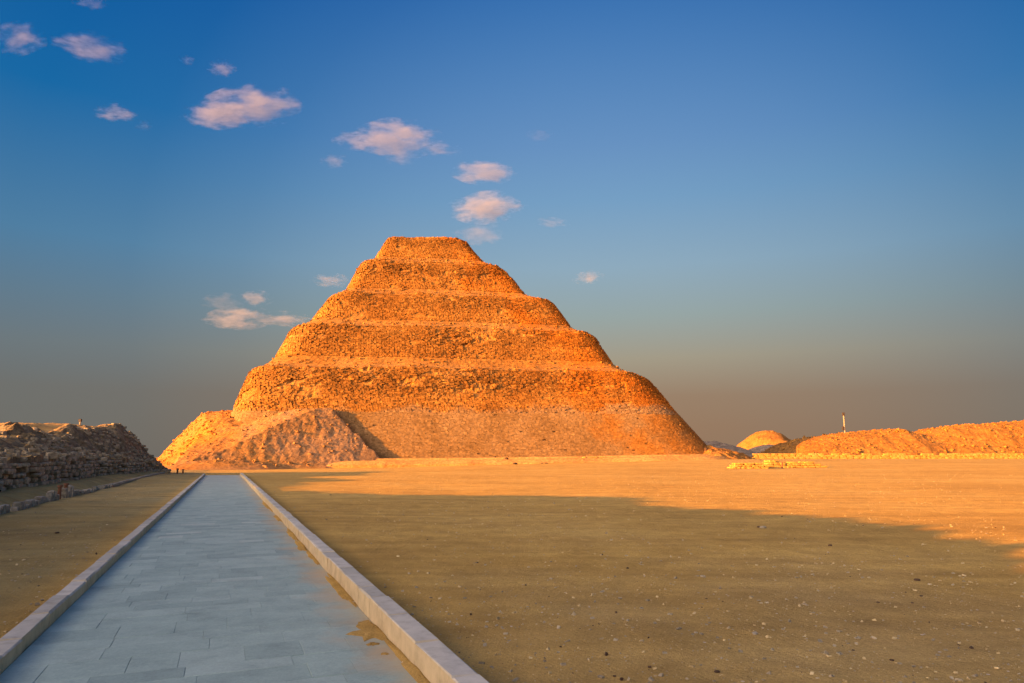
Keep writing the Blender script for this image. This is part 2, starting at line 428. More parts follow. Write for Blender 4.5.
def ring_low(wx,wy,z,er,rg):
    d=er*(1.9*fbm(wx*.085,wy*.085,z*.03,4,seed=41)-.35)+.9*fbm(wx*.05,wy*.05,z*.05,3,seed=77)*(rg>.15)
    dz=er*.9*fbm(wx*.16,wy*.16,0,4,seed=51)
    low=np.clip(1-z/12,0,1)*1.15*ss((wx+25)/90)-.3*np.clip(1-z/8,0,1)*ss((-wx-10)/60)
    return d,dz+low
def ledge_rubble(rows,n,seed):
    q=np.random.RandomState(seed); R_=np.array(rows); k=q.random(n)*(len(rows)-1); i0=np.arange(len(rows))
    a,b,cx,cy,z,rg,er=[np.interp(k,i0,R_[:,i]) for i in range(7)]
    u=q.random(n)*UQ[-1]; ux=np.interp(u,UQ,UX); uy=np.interp(u,UQ,UY); m_=uy<.85
    a,b,cx,cy,z,er,ux,uy=[v[m_] for v in (a,b,cx,cy,z,er,ux,uy)]; n=len(a)
    wx=cx+EX[0]*ux*a+EY[0]*uy*b; wy=cy+EX[1]*ux*a+EY[1]*uy*b
    nn=np.stack([np.abs(ux)**12*np.sign(ux),np.abs(uy)**12*np.sign(uy)],-1); nn/=np.linalg.norm(nn,axis=1)[:,None]+1e-9
    nx=EX[0]*nn[:,0]+EY[0]*nn[:,1]; ny=EX[1]*nn[:,0]+EY[1]*nn[:,1]
    d=er*(1.9*fbm(wx*.085,wy*.085,z*.03,4,seed=41)-.35)+.9*fbm(wx*.05,wy*.05,z*.05,3,seed=77); dz=er*.9*fbm(wx*.16,wy*.16,0,4,seed=51)
    s_=.06*(4.)**(q.random(n)**2.2)
    def rv():
        v=q.normal(size=(n,3)); return v/np.linalg.norm(v,axis=1)[:,None]
    A=rv(); B_=np.cross(A,rv()); B_/=np.linalg.norm(B_,axis=1)[:,None]+1e-6; C_=np.cross(A,B_)
    V,_=boxes(np.stack([wx+nx*d,wy+ny*d,z+dz+s_*.3],-1),A*(s_*1.2)[:,None],B_*s_[:,None],C_*(s_*.7)[:,None],seed,.2)
    return V,np.repeat(np.clip(q.normal(1,.15,n),.6,1.4),8)
def masonry(rows,course,blk,amp,seed):
    zs=np.array([q_[4] for q_ in rows]); R_=np.array(rows); out=[];tones=[]
    rs=np.random.RandomState(seed); z=zs[0]+course*.4; ks=0
    while z<zs[-1]-course*.2:
        pr=[np.interp(z,zs,R_[:,i]) for i in range(7)]; a,b,cx,cy,_,rg,er=pr
        t=(z-zs[0])/(zs[-1]-zs[0])
        per=UQ[-1]*(a+b)/2; n=int(per/blk)
        u=(np.arange(n)+rs.uniform(-.22,.22,n)*(1 if amp>.35 else .3)+(rs.random() if amp<.35 else (ks%2)*.5))/n*UQ[-1]; u=u%UQ[-1]
        ux=np.interp(u,UQ,UX); uy=np.interp(u,UQ,UY); keep=(uy<.85); ux=ux[keep];uy=uy[keep];m_=len(ux)
        nn=np.stack([np.abs(ux)**12*np.sign(ux),np.abs(uy)**12*np.sign(uy)],-1); nn/=np.linalg.norm(nn,axis=1)[:,None]+1e-9
        lx=ux*a; ly=uy*b; wx=cx+EX[0]*lx+EY[0]*ly; wy=cy+EX[1]*lx+EY[1]*ly
        nx=EX[0]*nn[:,0]+EY[0]*nn[:,1]; ny=EX[1]*nn[:,0]+EY[1]*nn[:,1]
        d,dz=ring_low(wx,wy,z,er,rg)
        lowm=.2+1.5*np.clip(.45+1.8*fbm(wx*.07,wy*.07,z*.16,4,seed=91),0,1)
        lf=ss((-lx-12)/14)*(11.8<z<22); rr_=np.maximum(rg,.6*lf)*lowm
        pit=noise(wx*.36,wy*.36,z*.7,seed=121)+.2*noise(wx*1.1,wy*1.1,z*1.3,seed=122)
        core_=amp>.35; alive=((pit<.66-.30*rr_)|(not core_))&(rs.random(m_)>(.04 if core_ else .006)+.30*(t>.93)*(er>0))
        off=d-.38+amp*rr_*(rs.uniform(-.5,.6,m_)+.5*noise(wx*.5,wy*.5,z*.6,seed=131))+(.10 if amp>.2 else .17)
        hw=blk*rs.uniform(.40,.55,m_); hh=course*rs.uniform(.43,.5,m_)
        if amp<.35: hw=blk*rs.uniform(.48,.54,m_); hh=course*rs.uniform(.46,.51,m_)
        hd=.42
        P=np.stack([wx+nx*off,wy+ny*off,z+dz+rs.uniform(-.03,.03,m_)],-1)
        A=np.stack([-ny*hw,nx*hw,rs.uniform(-.03,.03,m_)],-1); Bv=np.stack([nx*hd,ny*hd,0*nx],-1); Cv=np.stack([0*nx,0*nx,hh],-1)
        rot=rs.uniform(-.09,.09,m_)*(1. if amp>.2 and er>=0 and blk>.7 else .4); A[:,0]+=nx*hw*rot; A[:,1]+=ny*hw*rot
        P,A,Bv,Cv=P[alive],A[alive],Bv[alive],Cv[alive]
        V,_=boxes(P,A,Bv,Cv,seed+ks); out.append(V); tones.append(np.repeat(np.clip(rs.normal(1-(.20*float(ss(np.array((t-.25)/.3))) if core_ else 0),.15 if core_ else .06,len(P)),.45,1.5),8))
        z+=course*rs.uniform(.9,1.1); ks+=1
    V=np.concatenate(out); n=len(V)//8
    return V,(BF[None]+np.arange(n)[:,None,None]*8).reshape(-1,4),np.concatenate(tones)
def smooth_path(name,mt,rows,roughf,blk,course=.42,mode='wall',stones=None,er_led=True):
    """rows: list of (a,b,cx,cy,z,rough) ring parameters"""
    V=[]
    for (a,b,cx,cy,z,rg,er) in rows:
        lx=UX*a; ly=UY*b
        wx=cx+EX[0]*lx+EY[0]*ly; wy=cy+EX[1]*lx+EY[1]*ly
        per=UQ*(a+b)/2
        nx=EX[0]*nrm[:,0]+EY[0]*nrm[:,1]; ny=EX[1]*nrm[:,0]+EY[1]*nrm[:,1]
        row=math.floor(z/course)
        off=(row*0.37)%1
        cb=cell(per/blk+off*3.1,np.full(NC,row),seed=3)
        cb2=cell(per/(blk*2.7)+off*1.7,np.full(NC,row//2),seed=8)
        pit=noise(wx*.55,wy*.55,z*.8,seed=21)
        pit=np.clip(pit-.35,0,1)
        lowm=.5+1.1*np.clip(.5+1.3*fbm(wx*.07,wy*.07,z*.16,3,seed=91),0,1)
        rgv=rg+(.6-rg)*ss((-lx-12)/14)*(11.8<z<22)*(rg<.6)*ss(np.array((z-11.8)/1.5))
        d=rgv*lowm*(.2*(cb-.5)+.2*(cb2-.5)+.42*fbm(wx*1.25,wy*1.25,z*1.5,4,seed=31)-1.0*pit)-(.12 if stones else 0)
        d=d+er*(1.9*fbm(wx*.085,wy*.085,z*.03,4,seed=41)-.35)       # bites out of the upper edges
        d=d+.9*fbm(wx*.05,wy*.05,z*.05,3,seed=77)*(rg>.15)
        dz=er*(.9*fbm(wx*.16,wy*.16,0,4,seed=51)) + rg*.25*noise(wx*.8,wy*.8,z,seed=61)
        low=np.clip(1-z/12,0,1)*1.15*ss((wx+25)/90) - .3*np.clip(1-z/8,0,1)*ss((-wx-10)/60)
        V.append(np.stack([wx+nx*d,wy+ny*d,z+dz+low],-1))
    V=np.concatenate(V); Fq=grid_faces(len(rows),NC,True); tn=np.ones(len(V))
    if stones:
        wall,crs,bk,amp,sd=stones; V2,F2,T2=masonry(wall,crs,bk,amp,sd)
        if len(rows)>len(wall)+3 and er_led:
            V3,T3=ledge_rubble(rows[len(wall):],1100,sd+7); V2=np.concatenate([V2,V3]); T2=np.concatenate([T2,T3]); F2=(BF[None]+np.arange(len(V2)//8)[:,None,None]*8).reshape(-1,4)
        Fq=np.concatenate([Fq,F2+len(V)]); V=np.concatenate([V,V2]); tn=np.concatenate([tn,T2])
    o=mesh_np(name,V,Fq,mt,pyr,smooth=False)
    at_=o.data.attributes.new('tone','FLOAT','POINT'); at_.data.foreach_set('value',tn.astype(np.float32))
    return o
def lerp(p,q,t): return [p[i]+(q[i]-p[i])*t for i in range(len(p))]
def wall_rows(k0,k1,rg0,rg1,er_top,dz=.3,bulge=.0,lowtalus=0.):
    h=k1[4]-k0[4]; n=max(3,int(h/dz)); rows=[]
    for i in range(n+1):
        t=i/n
        # concave foot (sand talus), steep upper wall, rounded brow
        q=t+lowtalus*math.sin(math.pi*min(1,t*1.0))*(.5)
        q=.86*t+.14*float(ss(np.array((t-.8)/.2))) if lowtalus else t
        if t>.82: q=q+(1-q)*.0
        r=lerp(k0[:4],k1[:4],q)
        brow=max(0,(t-.8)/.2)
        rg=rg0+(rg1-rg0)*float(ss(np.array((t-.25)/.35)))
        e=er_top*float(ss(np.array((t-.45)/.5)))
        inset=-.3*brow**2*(er_top>0)
        r[0]+=inset*.5; r[1]+=inset*.5
        rows.append(tuple(r)+(k0[4]+h*t,rg,e))
    return rows
def ledge_rows(k0,k1,er,rg=.25):
    w=max(abs(k0[1]-k1[1]),abs(k0[0]-k1[0])); n=max(3,int(w/.6)); rows=[]
    for i in range(n+1):
        t=i/n; r=lerp(k0[:4],k1[:4],t)
        z=k0[4]+(k1[4]-k0[4])*(t**1.6)
        e=er*(1-t)
        if i==0: r[0]-=.15; r[1]-=.15
        rows.append(tuple(r)+(z,rg+(.0),e))
    return rows
# six tiers, each with the ledge above it
def tier(wall,ledge,mt,blk=.62,crs=.35,amp=.45,seed=1): return smooth_path('tier',mt,wall+ledge,None,blk,stones=(wall,crs,blk,amp,seed))
plinth=smooth_path('plinth',M['plinth'],
    [tuple(lerp(K[0][:4],K[0][:4],0))+(-1.2,.18,0)]+wall_rows(K[0],K[1],.22,.22,0,.2)+[ (*lerp(K[1][:4],K[2][:4],t),K[1][4]+(K[2][4]-K[1][4])*t+(.35 if t>.55 else 0),.12,0) for t in np.linspace(.05,1,14)],None,1.4)
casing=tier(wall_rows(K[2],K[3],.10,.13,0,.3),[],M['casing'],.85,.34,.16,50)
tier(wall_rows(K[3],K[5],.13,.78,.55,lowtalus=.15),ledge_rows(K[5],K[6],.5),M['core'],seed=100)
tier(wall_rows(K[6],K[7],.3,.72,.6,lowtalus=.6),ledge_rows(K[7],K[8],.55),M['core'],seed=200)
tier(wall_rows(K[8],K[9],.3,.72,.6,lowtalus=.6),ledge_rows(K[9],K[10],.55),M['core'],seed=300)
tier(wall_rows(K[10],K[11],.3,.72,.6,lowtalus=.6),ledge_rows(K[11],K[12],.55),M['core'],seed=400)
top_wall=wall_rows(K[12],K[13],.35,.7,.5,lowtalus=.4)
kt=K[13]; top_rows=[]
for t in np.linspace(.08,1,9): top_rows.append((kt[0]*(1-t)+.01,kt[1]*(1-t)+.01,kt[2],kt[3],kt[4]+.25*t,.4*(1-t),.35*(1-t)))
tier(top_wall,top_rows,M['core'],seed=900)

# debris banked against the pyramid's foot (height field, real slopes)
def bumpf(x,y,cx,cy,rx,ry,h,rot=0,p=1.0):
    c,s=math.cos(rot),math.sin(rot); dx=x-cx; dy=y-cy
    a=(dx*c+dy*s)/rx; b=(-dx*s+dy*c)/ry
    r=np.sqrt(a*a+b*b); return h*np.clip(1-r,0,1)**p
def debris_z(X,Y):
    g=gz(X,Y)
    z=np.full(X.shape,-3.)
    # west lump: spills round the south-west corner
    Xe=X-np.clip(168-Y,0,60)*.56
    A=np.interp(Xe,[-88,-85,-82,-79,-76.5,-73,-68,-50],[-.6,2.6,6.4,9.6,12.0,12.6,12.6,11.])+g*.5
    A=A*np.clip(ss((Y-131)/31),0,1)**.75-.6*(1-np.clip((Y-132)/10,0,1)); A=A-np.clip((X+50)/18,0,1)*14-np.clip(-Xe-87,0,9)
    z=np.maximum(z,A)
    # south mound: a smooth bank whose east lip stands a few metres clear of the masonry
    H=np.interp(X,[-80,-74,-66,-58,-50,-45,-41,-20],[1.,6.,8.2,10.2,12.0,12.7,12.9,12.9])
    f=np.clip((Y-127)/24,0,1)
    Bm=g-.5+(H+.5)*(f**.85)
    pl_=12.7-.42*(X+41)+.92*(Y-152.4)
    Bm=np.minimum(Bm,pl_)
    t_=np.array([13.,-6.5]); L_=math.hypot(*t_); nd=((X+41.5)*6.5+(Y-152.9)*13.)/L_      # distance past the lip
    nd=nd+1.3*fbm(X*.4,Y*.4,seed=71)
    Bm=Bm-3.4*ss(nd/1.6)*(X>-46)*np.clip((X+46)/4,0,1)
    Bm=np.minimum(Bm,np.interp(Xe,[-86,-83,-79,-74,-66],[-1.,2.,6.,10.5,15.]))
    z=np.maximum(z,np.where((X<-22),Bm,-3))
    q=at(226,437,134); z=np.maximum(z,g-.3+2.2*np.clip(1.15-np.sqrt(((X-q[0])/12)**2+((Y-134)/11)**2),0,1)**.75)
    # narrow fallen rib inside the shaded gully
    tt=np.clip((X+35.5)/5,0,1); rb=np.interp(tt,[0,1],[8.6,3.6])-np.abs(Y-(152.-2.2*tt))*2.5
    z=np.where((X>-36)&(X<-30),np.maximum(z,rb),z)
    rough=.24*fbm(X*1.1,Y*1.1,seed=15)+.55*fbm(X*.14,Y*.14,seed=25)
    blocks=.26*(cell(X/.8,Y/.8+X*.2,seed=5)**3)
    edge=np.clip((z-g)/1.5,0,1)
    z=z+edge*(rough+.3*blocks*np.clip((-X-55)/20,.35,1.2)*1.3)
    # gullies running down slope
    z=z-edge*.2*np.abs(fbm(X*.35+.1*Y,Y*.05,seed=35))
    return z
gx=np.arange(-90,-12,.34); gy=np.arange(116,186,.34)
Xg,Yg=np.meshgrid(gx,gy); Zg=debris_z(Xg,Yg)
Vd=np.stack([Xg,Yg,Zg],-1).reshape(-1,3); Fd=grid_faces(len(gy),len(gx))
keep=(Zg-gz(Xg,Yg)>-.6).reshape(-1); Fd=Fd[keep[Fd].any(1)]
def scatter_boxes(n,xs,ys,zf,smin,smax,seed,ok=None,flat=.65):
    q=np.random.RandomState(seed); X=q.uniform(*xs,n); Y=q.uniform(*ys,n); Z=zf(X,Y)
    k=np.ones(n,bool) if ok is None else ok(X,Y,Z); X,Y,Z=X[k],Y[k],Z[k]; n=len(X)
    s_=smin*(smax/smin)**(q.random(n)**2.2)
    def rv():
        v=q.normal(size=(n,3)); return v/np.linalg.norm(v,axis=1)[:,None]
    a=rv(); a[:,2]*=.35; a/=np.linalg.norm(a,axis=1)[:,None]; b=np.cross(a,rv()*[.3,.3,1]); b/=np.linalg.norm(b,axis=1)[:,None]; c=np.cross(a,b)
    V,Fq=boxes(np.stack([X,Y,Z+s_*.2],-1),a*(s_*q.uniform(.8,1.4,n))[:,None],b*s_[:,None],c*(s_*flat)[:,None],seed,.22)
    return V,Fq
V2,F2=scatter_boxes(3500,(-88,-27),(128,166),debris_z,.06,.30,5,lambda x,y,z:(z-gz(x,y)>.1)&((x-.5*(y-150)<-62)|(cell(x*7,y*7,seed=3)<.35)))
Fd=np.concatenate([Fd,F2+len(Vd)]); Vd=np.concatenate([Vd,V2])
o=mesh_np('debris_slope',Vd,Fd,M['scree'],pyr); o['label']='sloping mound of orange stone debris banked against the pyramid base, with a shadowed gully'
# far small toe of debris behind the left mound (px 160-175)
def mound_mesh(name,cx,cy,rx,ry,h,mt,parent=None,res=.5,rough=.3,seed=1,p=1.0,base=None,prof=None):
    xs=np.arange(cx-rx*1.1,cx+rx*1.1,res); ys=np.arange(cy-ry*1.1,cy+ry*1.1,res)
    X,Y=np.meshgrid(xs,ys); g=gz(X,Y)-.5
    r=np.sqrt(((X-cx)/rx)**2+((Y-cy)/ry)**2); r=r*(1+.12*fbm(X*.8/rx*3,Y*.8/ry*3,seed=seed))
    k=np.cos(np.clip(r,0,1)*math.pi)*.5+.5; k=k**p
    Z=g+(h+.5)*k+rough*fbm(X*.7,Y*.7,seed=seed)*np.clip(k*5,0,1)+rough*2*fbm(X*.12,Y*.12,seed=seed+3)*np.clip(k*3,0,1)
    V=np.stack([X,Y,Z],-1).reshape(-1,3); Fm=grid_faces(len(ys),len(xs)); kp=(r<1).reshape(-1); Fm=Fm[kp[Fm].any(1)]
    return mesh_np(name,V,Fm,mt,parent)
q=at(166,451,178); o=mound_mesh('debris_slope',q[0],180,5,9,3.4,M['scree'],pyr,res=.4,seed=4); o['label']='low toe of debris at the far left of the pyramid'
o=mound_mesh('debris_slope',45.5,167,14,14,3.4,M['ridge'],pyr,res=.35,seed=6,rough=.6,p=.75); o['label']='low spill of yellow rubble at the right foot of the pyramid'
# pale restored blocks lying on the plinth
def blockmesh(name,mt,boxes,jit=.05,parent=None,bev=.04):
    Bx=Boxes()
    for (x0,x1,y0,y1,z0,z1) in boxes: Bx.box(x0,x1,y0,y1,z0,z1,.5,bev,jit)
    return Bx.build(name,mt,parent)

# ------------------------------------------------------------------ left: ruined enclosure wall with its rubble core
wall=empty('ruined_wall',(*us(-9,45),0.))
tag(wall,'long ruined stone wall with a rubble and sand core left of the path','ruined wall')
S_K=[-14, 0, 8, 12, 15, 21, 27, 29.5, 31.5, 34, 36, 49, 51.5, 58, 64, 72, 79, 86, 91, 95, 99]
H_K=[5.0,4.4,4.28,4.42,4.7,4.95,4.7,4.0,3.3,2.85,2.6,2.75,3.5,3.6,3.5,4.45,4.6,4.3,2.9,1.3,.1]
S_B=[-14,0,8,12,15,21,27,29.5,31.5,34,36,44,52,60,68,76,84,91,97]
H_B=[5.0,4.4,4.2,4.4,4.7,4.95,4.7,4.0,3.3,2.85,2.6,3.0,3.5,4.0,4.4,4.7,4.5,2.4,.2]
def mound_z(U,S):
    X,Y=us(U,S); g=gz(X,Y)
    H=np.interp(S+.8*fbm(S*.3,U*.2,seed=2),S_K,H_K)
    toe=-8.9+.35*fbm(S*.25,0*S,seed=6)+np.clip((S-60)/28,0,1)*2.5
    top=np.interp(S,[-14,30,38,48,60,75,90,98],[2.0,2.0,1.7,1.8,1.7,1.5,.9,.2])*1.0
    HB=np.interp(S,S_B,H_B); d=toe-U                                  # distance behind the wall face
    # behind the face: rises from the wall top to the crest
    cr=ss(d/3.4); H=H+(HB-H)*ss((d-4.2)/3.0)
    z=np.where(d<0,-.6,top*.93+(np.maximum(H,top*.9)-top*.93)*cr)
    z=np.where((d>=0)&(S>86),np.minimum(z,np.clip((99-S)/12,0,1)*6-.5),z)
    back=np.clip((d-12)/12,0,1)
    z=z-back*(.35*H)-np.clip((d-22)/14,0,1)*H
    z=z-.25*np.clip(ss((d-7)/5),0,1)
    n=.42*fbm(X*.55,Y*.55,seed=12)+.9*fbm(X*.16,Y*.16,seed=14)*ss(d/2)+.3*(cell(X/.45,Y/.45,seed=9)**4)*ss(d/.6)
    sandy=ss((d-3.2)/1.5)
    z=z+np.where(d>0,n*(1-.8*sandy),0)
    return z+g, d
us_u=np.arange(-46,-5.0,.22); us_s=np.arange(-14,101,.24)
Um,Sm=np.meshgrid(us_u,us_s); Zm,Dm=mound_z(Um,Sm)
Xm,Ym=us(Um,Sm); Vm=np.stack([Xm,Ym,Zm],-1).reshape(-1,3); Fm=grid_faces(len(us_s),len(us_u))
kp=((Dm>=-.25)&(Dm<38)).reshape(-1); Fm=Fm[kp[Fm].any(1)]
def mound_mat():
    m,nt,b=mat('mound_rubble_sand'); P=pos(nt)
    sepN=N(nt,'ShaderNodeSeparateXYZ'); nt.links.new(N(nt,'ShaderNodeNewGeometry').outputs['Normal'],sepN.inputs[0])
    c=ramp(nt,nz(nt,.8,6,.75,P),[(.3,(.09,.068,.036)),(.48,(.18,.14,.075)),(.62,(.29,.225,.125)),(.75,(.40,.32,.18))])
    c=mix(nt,1.0,c,ramp(nt,nz(nt,4.5,5,.75,P),[(.3,(.45,.43,.4)),(.5,(.95,.95,.95)),(.7,(1.4,1.38,1.3))]),'MULTIPLY')
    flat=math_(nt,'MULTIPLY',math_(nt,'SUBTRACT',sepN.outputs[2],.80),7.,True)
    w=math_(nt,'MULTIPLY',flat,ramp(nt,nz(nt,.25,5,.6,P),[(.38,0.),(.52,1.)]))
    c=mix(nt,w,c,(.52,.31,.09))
    nt.links.new(c,b.inputs['Base Color'])
    bump(nt,b,nz(nt,5,6,.8,P),.9,.09)
    return m
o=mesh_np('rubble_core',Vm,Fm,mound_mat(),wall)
# facing of rough coursed stones
B=Boxes()
rnd=random.Random(5)
def rock(V,F_,c,s,rot,rnd,n=1):
    """irregular stone: jittered, rounded box of 26 verts"""
    base=[]
    idx={}
    for i in (-1,0,1):
        for j in (-1,0,1):
            for k in (-1,0,1):
                if i==j==k==0: continue
                l=math.sqrt(i*i+j*j+k*k)
                f=(1.0 if l<1.1 else .93 if l<1.5 else .84)
                idx[(i,j,k)]=len(base)
                base.append([i*f*s[0]*(1+rnd.uniform(-.12,.12)),j*f*s[1]*(1+rnd.uniform(-.12,.12)),k*f*s[2]*(1+rnd.uniform(-.13,.13))])
    o0=len(V); cr,sr=math.cos(rot),math.sin(rot)
    for x,y,z in base: V.append((c[0]+x*cr-y*sr,c[1]+x*sr+y*cr,c[2]+z))
    for ax in range(3):
        for sg in (-1,1):
            for a in (-1,0):
                for b in (-1,0):
                    q=[]
                    for (da,db) in ((0,0),(1,0),(1,1),(0,1)):
                        t=[0,0,0]; t[ax]=sg; t[(ax+1)%3]=a+da; t[(ax+2)%3]=b+db; q.append(o0+idx[tuple(t)])
                    if sg<0: q=q[::-1]
                    F_.append(q)
V=[];FQ=[]
s0=-10.
course=0; zz=-.1
while zz<2.5:
    hh=rnd.uniform(.2,.34); sidx=-12.
    while sidx<94:
        l=rnd.uniform(.4,1.15) if rnd.random()<.75 else rnd.uniform(.22,.45)
        sc_=sidx+l/2
        U=-8.75+.35*float(fbm(np.array([sc_*.25]),np.array([0.]),seed=6)[0])+min(1,max(0,(sc_-60)/28))*2.5
        top=float(np.interp(sc_,[-14,30,45,60,75,88],[2.0,2.0,1.75,1.7,1.3,.5]))+.35*float(noise(np.array([sc_*.35]),np.array([1.]),seed=19)[0])
        if zz+hh<top and rnd.random()>.05+.16*(zz/2.2):
            batter=-.18*(zz+hh/2)+rnd.uniform(-.17,.1)
            x,y=us(U+batter,sc_+rnd.uniform(-.02,.02))
            rock(V,FQ,(x,y,zz+hh/2+float(gz(x,y))+rnd.uniform(-.035,.035)),(.26,l/2*.97,hh/2*.93),ang+rnd.uniform(-.09,.09),rnd)
        sidx+=l
    zz+=hh
o=mesh_np('stone_facing',V,FQ,M['stone'],wall)
# loose fallen stones on the slope
V=[];FQ=[]
for i in range(700):
    s1=rnd.uniform(16,90); d=abs(rnd.gauss(0,1.5))+.1; u=-8.9-d+min(1,max(0,(s1-60)/28))*2.5
    zc,_=mound_z(np.array([u]),np.array([s1])); x,y=us(u,s1); r=rnd.uniform(.06,.2)*(1.4 if rnd.random()<.12 else 1)
    rock(V,FQ,(x,y,float(zc[0])+r*.3),(r*rnd.uniform(.8,1.4),r,r*rnd.uniform(.5,.8)),rnd.uniform(0,6),rnd)
o=mesh_np('fallen_stones',V,FQ,M['stone'],wall)
# bank of sand at wall foot
us_u=np.arange(-10,-5.6,.16); us_s=np.arange(4,92,.3)
Um,Sm=np.meshgrid(us_u,us_s); Xm,Ym=us(Um,Sm)
kb=np.clip(1-np.abs(Um+8.3-np.clip((Sm-60)/28,0,1)*1.6)/1.9,0,1)
Zm=gz(Xm,Ym)-.14+.42*ss(kb*1.15)+.12*fbm(Xm*.8,Ym*.8,seed=3)*np.clip(kb*3,0,1)
o=mesh_np('sand_bank',np.stack([Xm,Ym,Zm],-1).reshape(-1,3),grid_faces(len(us_s),len(us_u)),M['sand'],wall,smooth=True)

# low row of pale upright slabs in front of it
lw=empty('low_stone_row',(*us(-6.0,28),0.))
tag(lw,'low broken row of pale grey upright stones below the long ruined wall','low wall')
rnd=random.Random(9)
sidx=18.
n=0
while sidx<47:
    l=rnd.uniform(.16,.5); U=-6.05+.05*math.sin(sidx)
    gap=32.6<sidx<33.1 or 33.8<sidx<34.2 
    h=rnd.uniform(.14,.30)*(1.0 if sidx<31 or sidx>35.5 else 1.75)
    if sidx>38: h*=.7
    if not gap and rnd.random()>.16:
        V=[];FQ=[]; x,y=us(U,sidx+l/2); g=float(gz(x,y))
        rock(V,FQ,(x,y,g+h/2-.04),(rnd.uniform(.09,.14),l/2*.93,h/2+.04),ang+rnd.uniform(-.12,.12),rnd)
        o=mesh_np('stone_slab',V,FQ,M['pale'],lw); n+=1
    sidx+=l
# a continuous low kerb line further on
V=[];FQ=[]
while sidx<86:
    l=rnd.uniform(.5,1.2); x,y=us(-6.0,sidx+l/2); rock(V,FQ,(x,y,float(gz(x,y))+.04),(.13,l/2*.99,.12*rnd.uniform(.8,1.2)),ang,rnd); sidx+=l
mesh_np('kerb_course',V,FQ,M['pale'],lw)
for e in (wall,lw):
    pass
def fix_parent(root):
    for ch in root.children:
        ch.matrix_parent_inverse=Matrix.Translation(-Vector(root.location))
# two short rusty posts in the gap, two at the far end of the low row
def post(name,x,y,h,r,mt,label,cat,group=None):
    g=float(gz(x,y)); root=empty(name,(x,y,g))
    bm=bmesh.new(); bmesh.ops.create_cone(bm,cap_ends=True,segments=10,radius1=r*1.08,radius2=r*.92,depth=h)
    bmesh.ops.translate(bm,verts=bm.verts,vec=(0,0,h/2-.03)); me=bpy.data.meshes.new('shaft'); bm.to_mesh(me); bm.free()
    link('shaft',me,mt,root)
    bm=bmesh.new(); bmesh.ops.create_cone(bm,cap_ends=True,segments=10,radius1=r*1.5,radius2=r*1.2,depth=r*1.2)
    bmesh.ops.translate(bm,verts=bm.verts,vec=(0,0,h)); me=bpy.data.meshes.new('cap'); bm.to_mesh(me); bm.free()
    link('cap',me,mt,root)
    tag(root,label,cat,group); return root
x,y=us(-6.0,32.85); post('wooden_post',x,y,.55,.07,M['rust'],'short rusty brown post in the gap of the pale stone row, nearer one','post','short brown posts in the low stone row')
x,y=us(-6.0,34.0); post('wooden_post',x,y,.58,.07,M['rust'],'short rusty brown post in the gap of the pale stone row, farther one','post','short brown posts in the low stone row')
qx=at(177.5,471,78); post('wooden_post',qx[0],qx[1],.5,.10,M['rust'],'reddish brown post at the far end of the ruined wall, left one of two','post','brown posts where the ruined wall ends')
qx=at(183,471,80); post('wooden_post',qx[0],qx[1],.4,.09,M['rust'],'brown post at the far end of the ruined wall, right one of two','post','brown posts where the ruined wall ends')
# small marker on the mound crest
def surf(px,py_guess,s_target,u):
    zc,_=mound_z(np.array([u]),np.array([s_target])); x,y=us(u,s_target); return x,y,float(zc[0])
best=None
for u in np.arange(-17,-10.5,.2):
    for s1 in np.arange(45,85,.5):
        x,y=us(u,s1); px=512+F*(x/(y*CP))
        if abs(px-77)<1.2:
            zc=float(mound_z(np.array([u]),np.array([s1]))[0][0]); el=(zc-CAMZ)/y
            if best is None or el>best[0]: best=(el,x,y,zc)
_,mx,my,mz=best
mk=empty('marker_post',(mx,my,mz)); tag(mk,'tiny marker post with dark head on top of the ruined wall mound','marker post')
Bx=Boxes(); Bx.box(-.05,.05,-.05,.05,-.15,.28,.5,.01); Bx.build('shaft',M['polepaint'],mk)
Bx=Boxes(); Bx.box(-.12,.12,-.09,.09,.285,.56,.5,.03); Bx.build('head',M['dark'],mk)

# ------------------------------------------------------------------ right: rubble ridge, low wall, ruins, hills
RP=[(782,447),(790,444.5),(800,441.5),(820,437),(840,434),(860,432.5),(885,430),(893,429),(905,431.5),(915,435),(925,434),(945,428),(965,425.5),(1000,423.5),(1024,421.5),(1080,418),(1180,420),(1320,424),(1500,430),(1700,440)]
DR=188.
rx=[];rh=[]
for px,py in RP:
    x,_,z=at(px,py,DR); rx.append(x); rh.append(z)
xs=np.arange(62,300,.55); ys=np.arange(166,240,.55)
X,Y=np.meshgrid(xs,ys); g=gz(X,Y)
base=167+2*fbm(X*.03,0*X,seed=4)
H=np.interp(X,rx,rh)
H=H-g
dd=(Y-base)
k=ss(np.clip(dd/20,0,1)); back=ss(np.clip((dd-30)/25,0,1))
gul=.35*np.abs(fbm(X*.22,Y*.05,seed=8))
Z=g-.3+(H+.3)*(k**.85)*(1-back)*np.clip((X-69)/7,0,1)+(.32*fbm(X*.5,Y*.5,seed=2)+1.0*fbm(X*.11,Y*.11,seed=3)*(1-k)+.15*cell(X/.9,Y/.9,seed=2)**3-gul*k*(1-k)*3)*np.clip(dd/3,0,1)*(1-back)
Vr=np.stack([X,Y,Z],-1).reshape(-1,3); Fr=grid_faces(len(ys),len(xs))
kp=((dd>-.5)&(back<1)).reshape(-1); Fr=Fr[kp[Fr].any(1)]
q=np.random.RandomState(8); pick=q.choice(np.flatnonzero(kp&(Z.reshape(-1)-g.reshape(-1)>.3)),8000)
P=Vr[pick]+q.uniform(-.25,.25,(8000,3))*[1,1,.1]; s_=.07*(5.)**(q.random(8000)**2.8)
def rv(n): 
    v=q.normal(size=(n,3)); return v/np.linalg.norm(v,axis=1)[:,None]
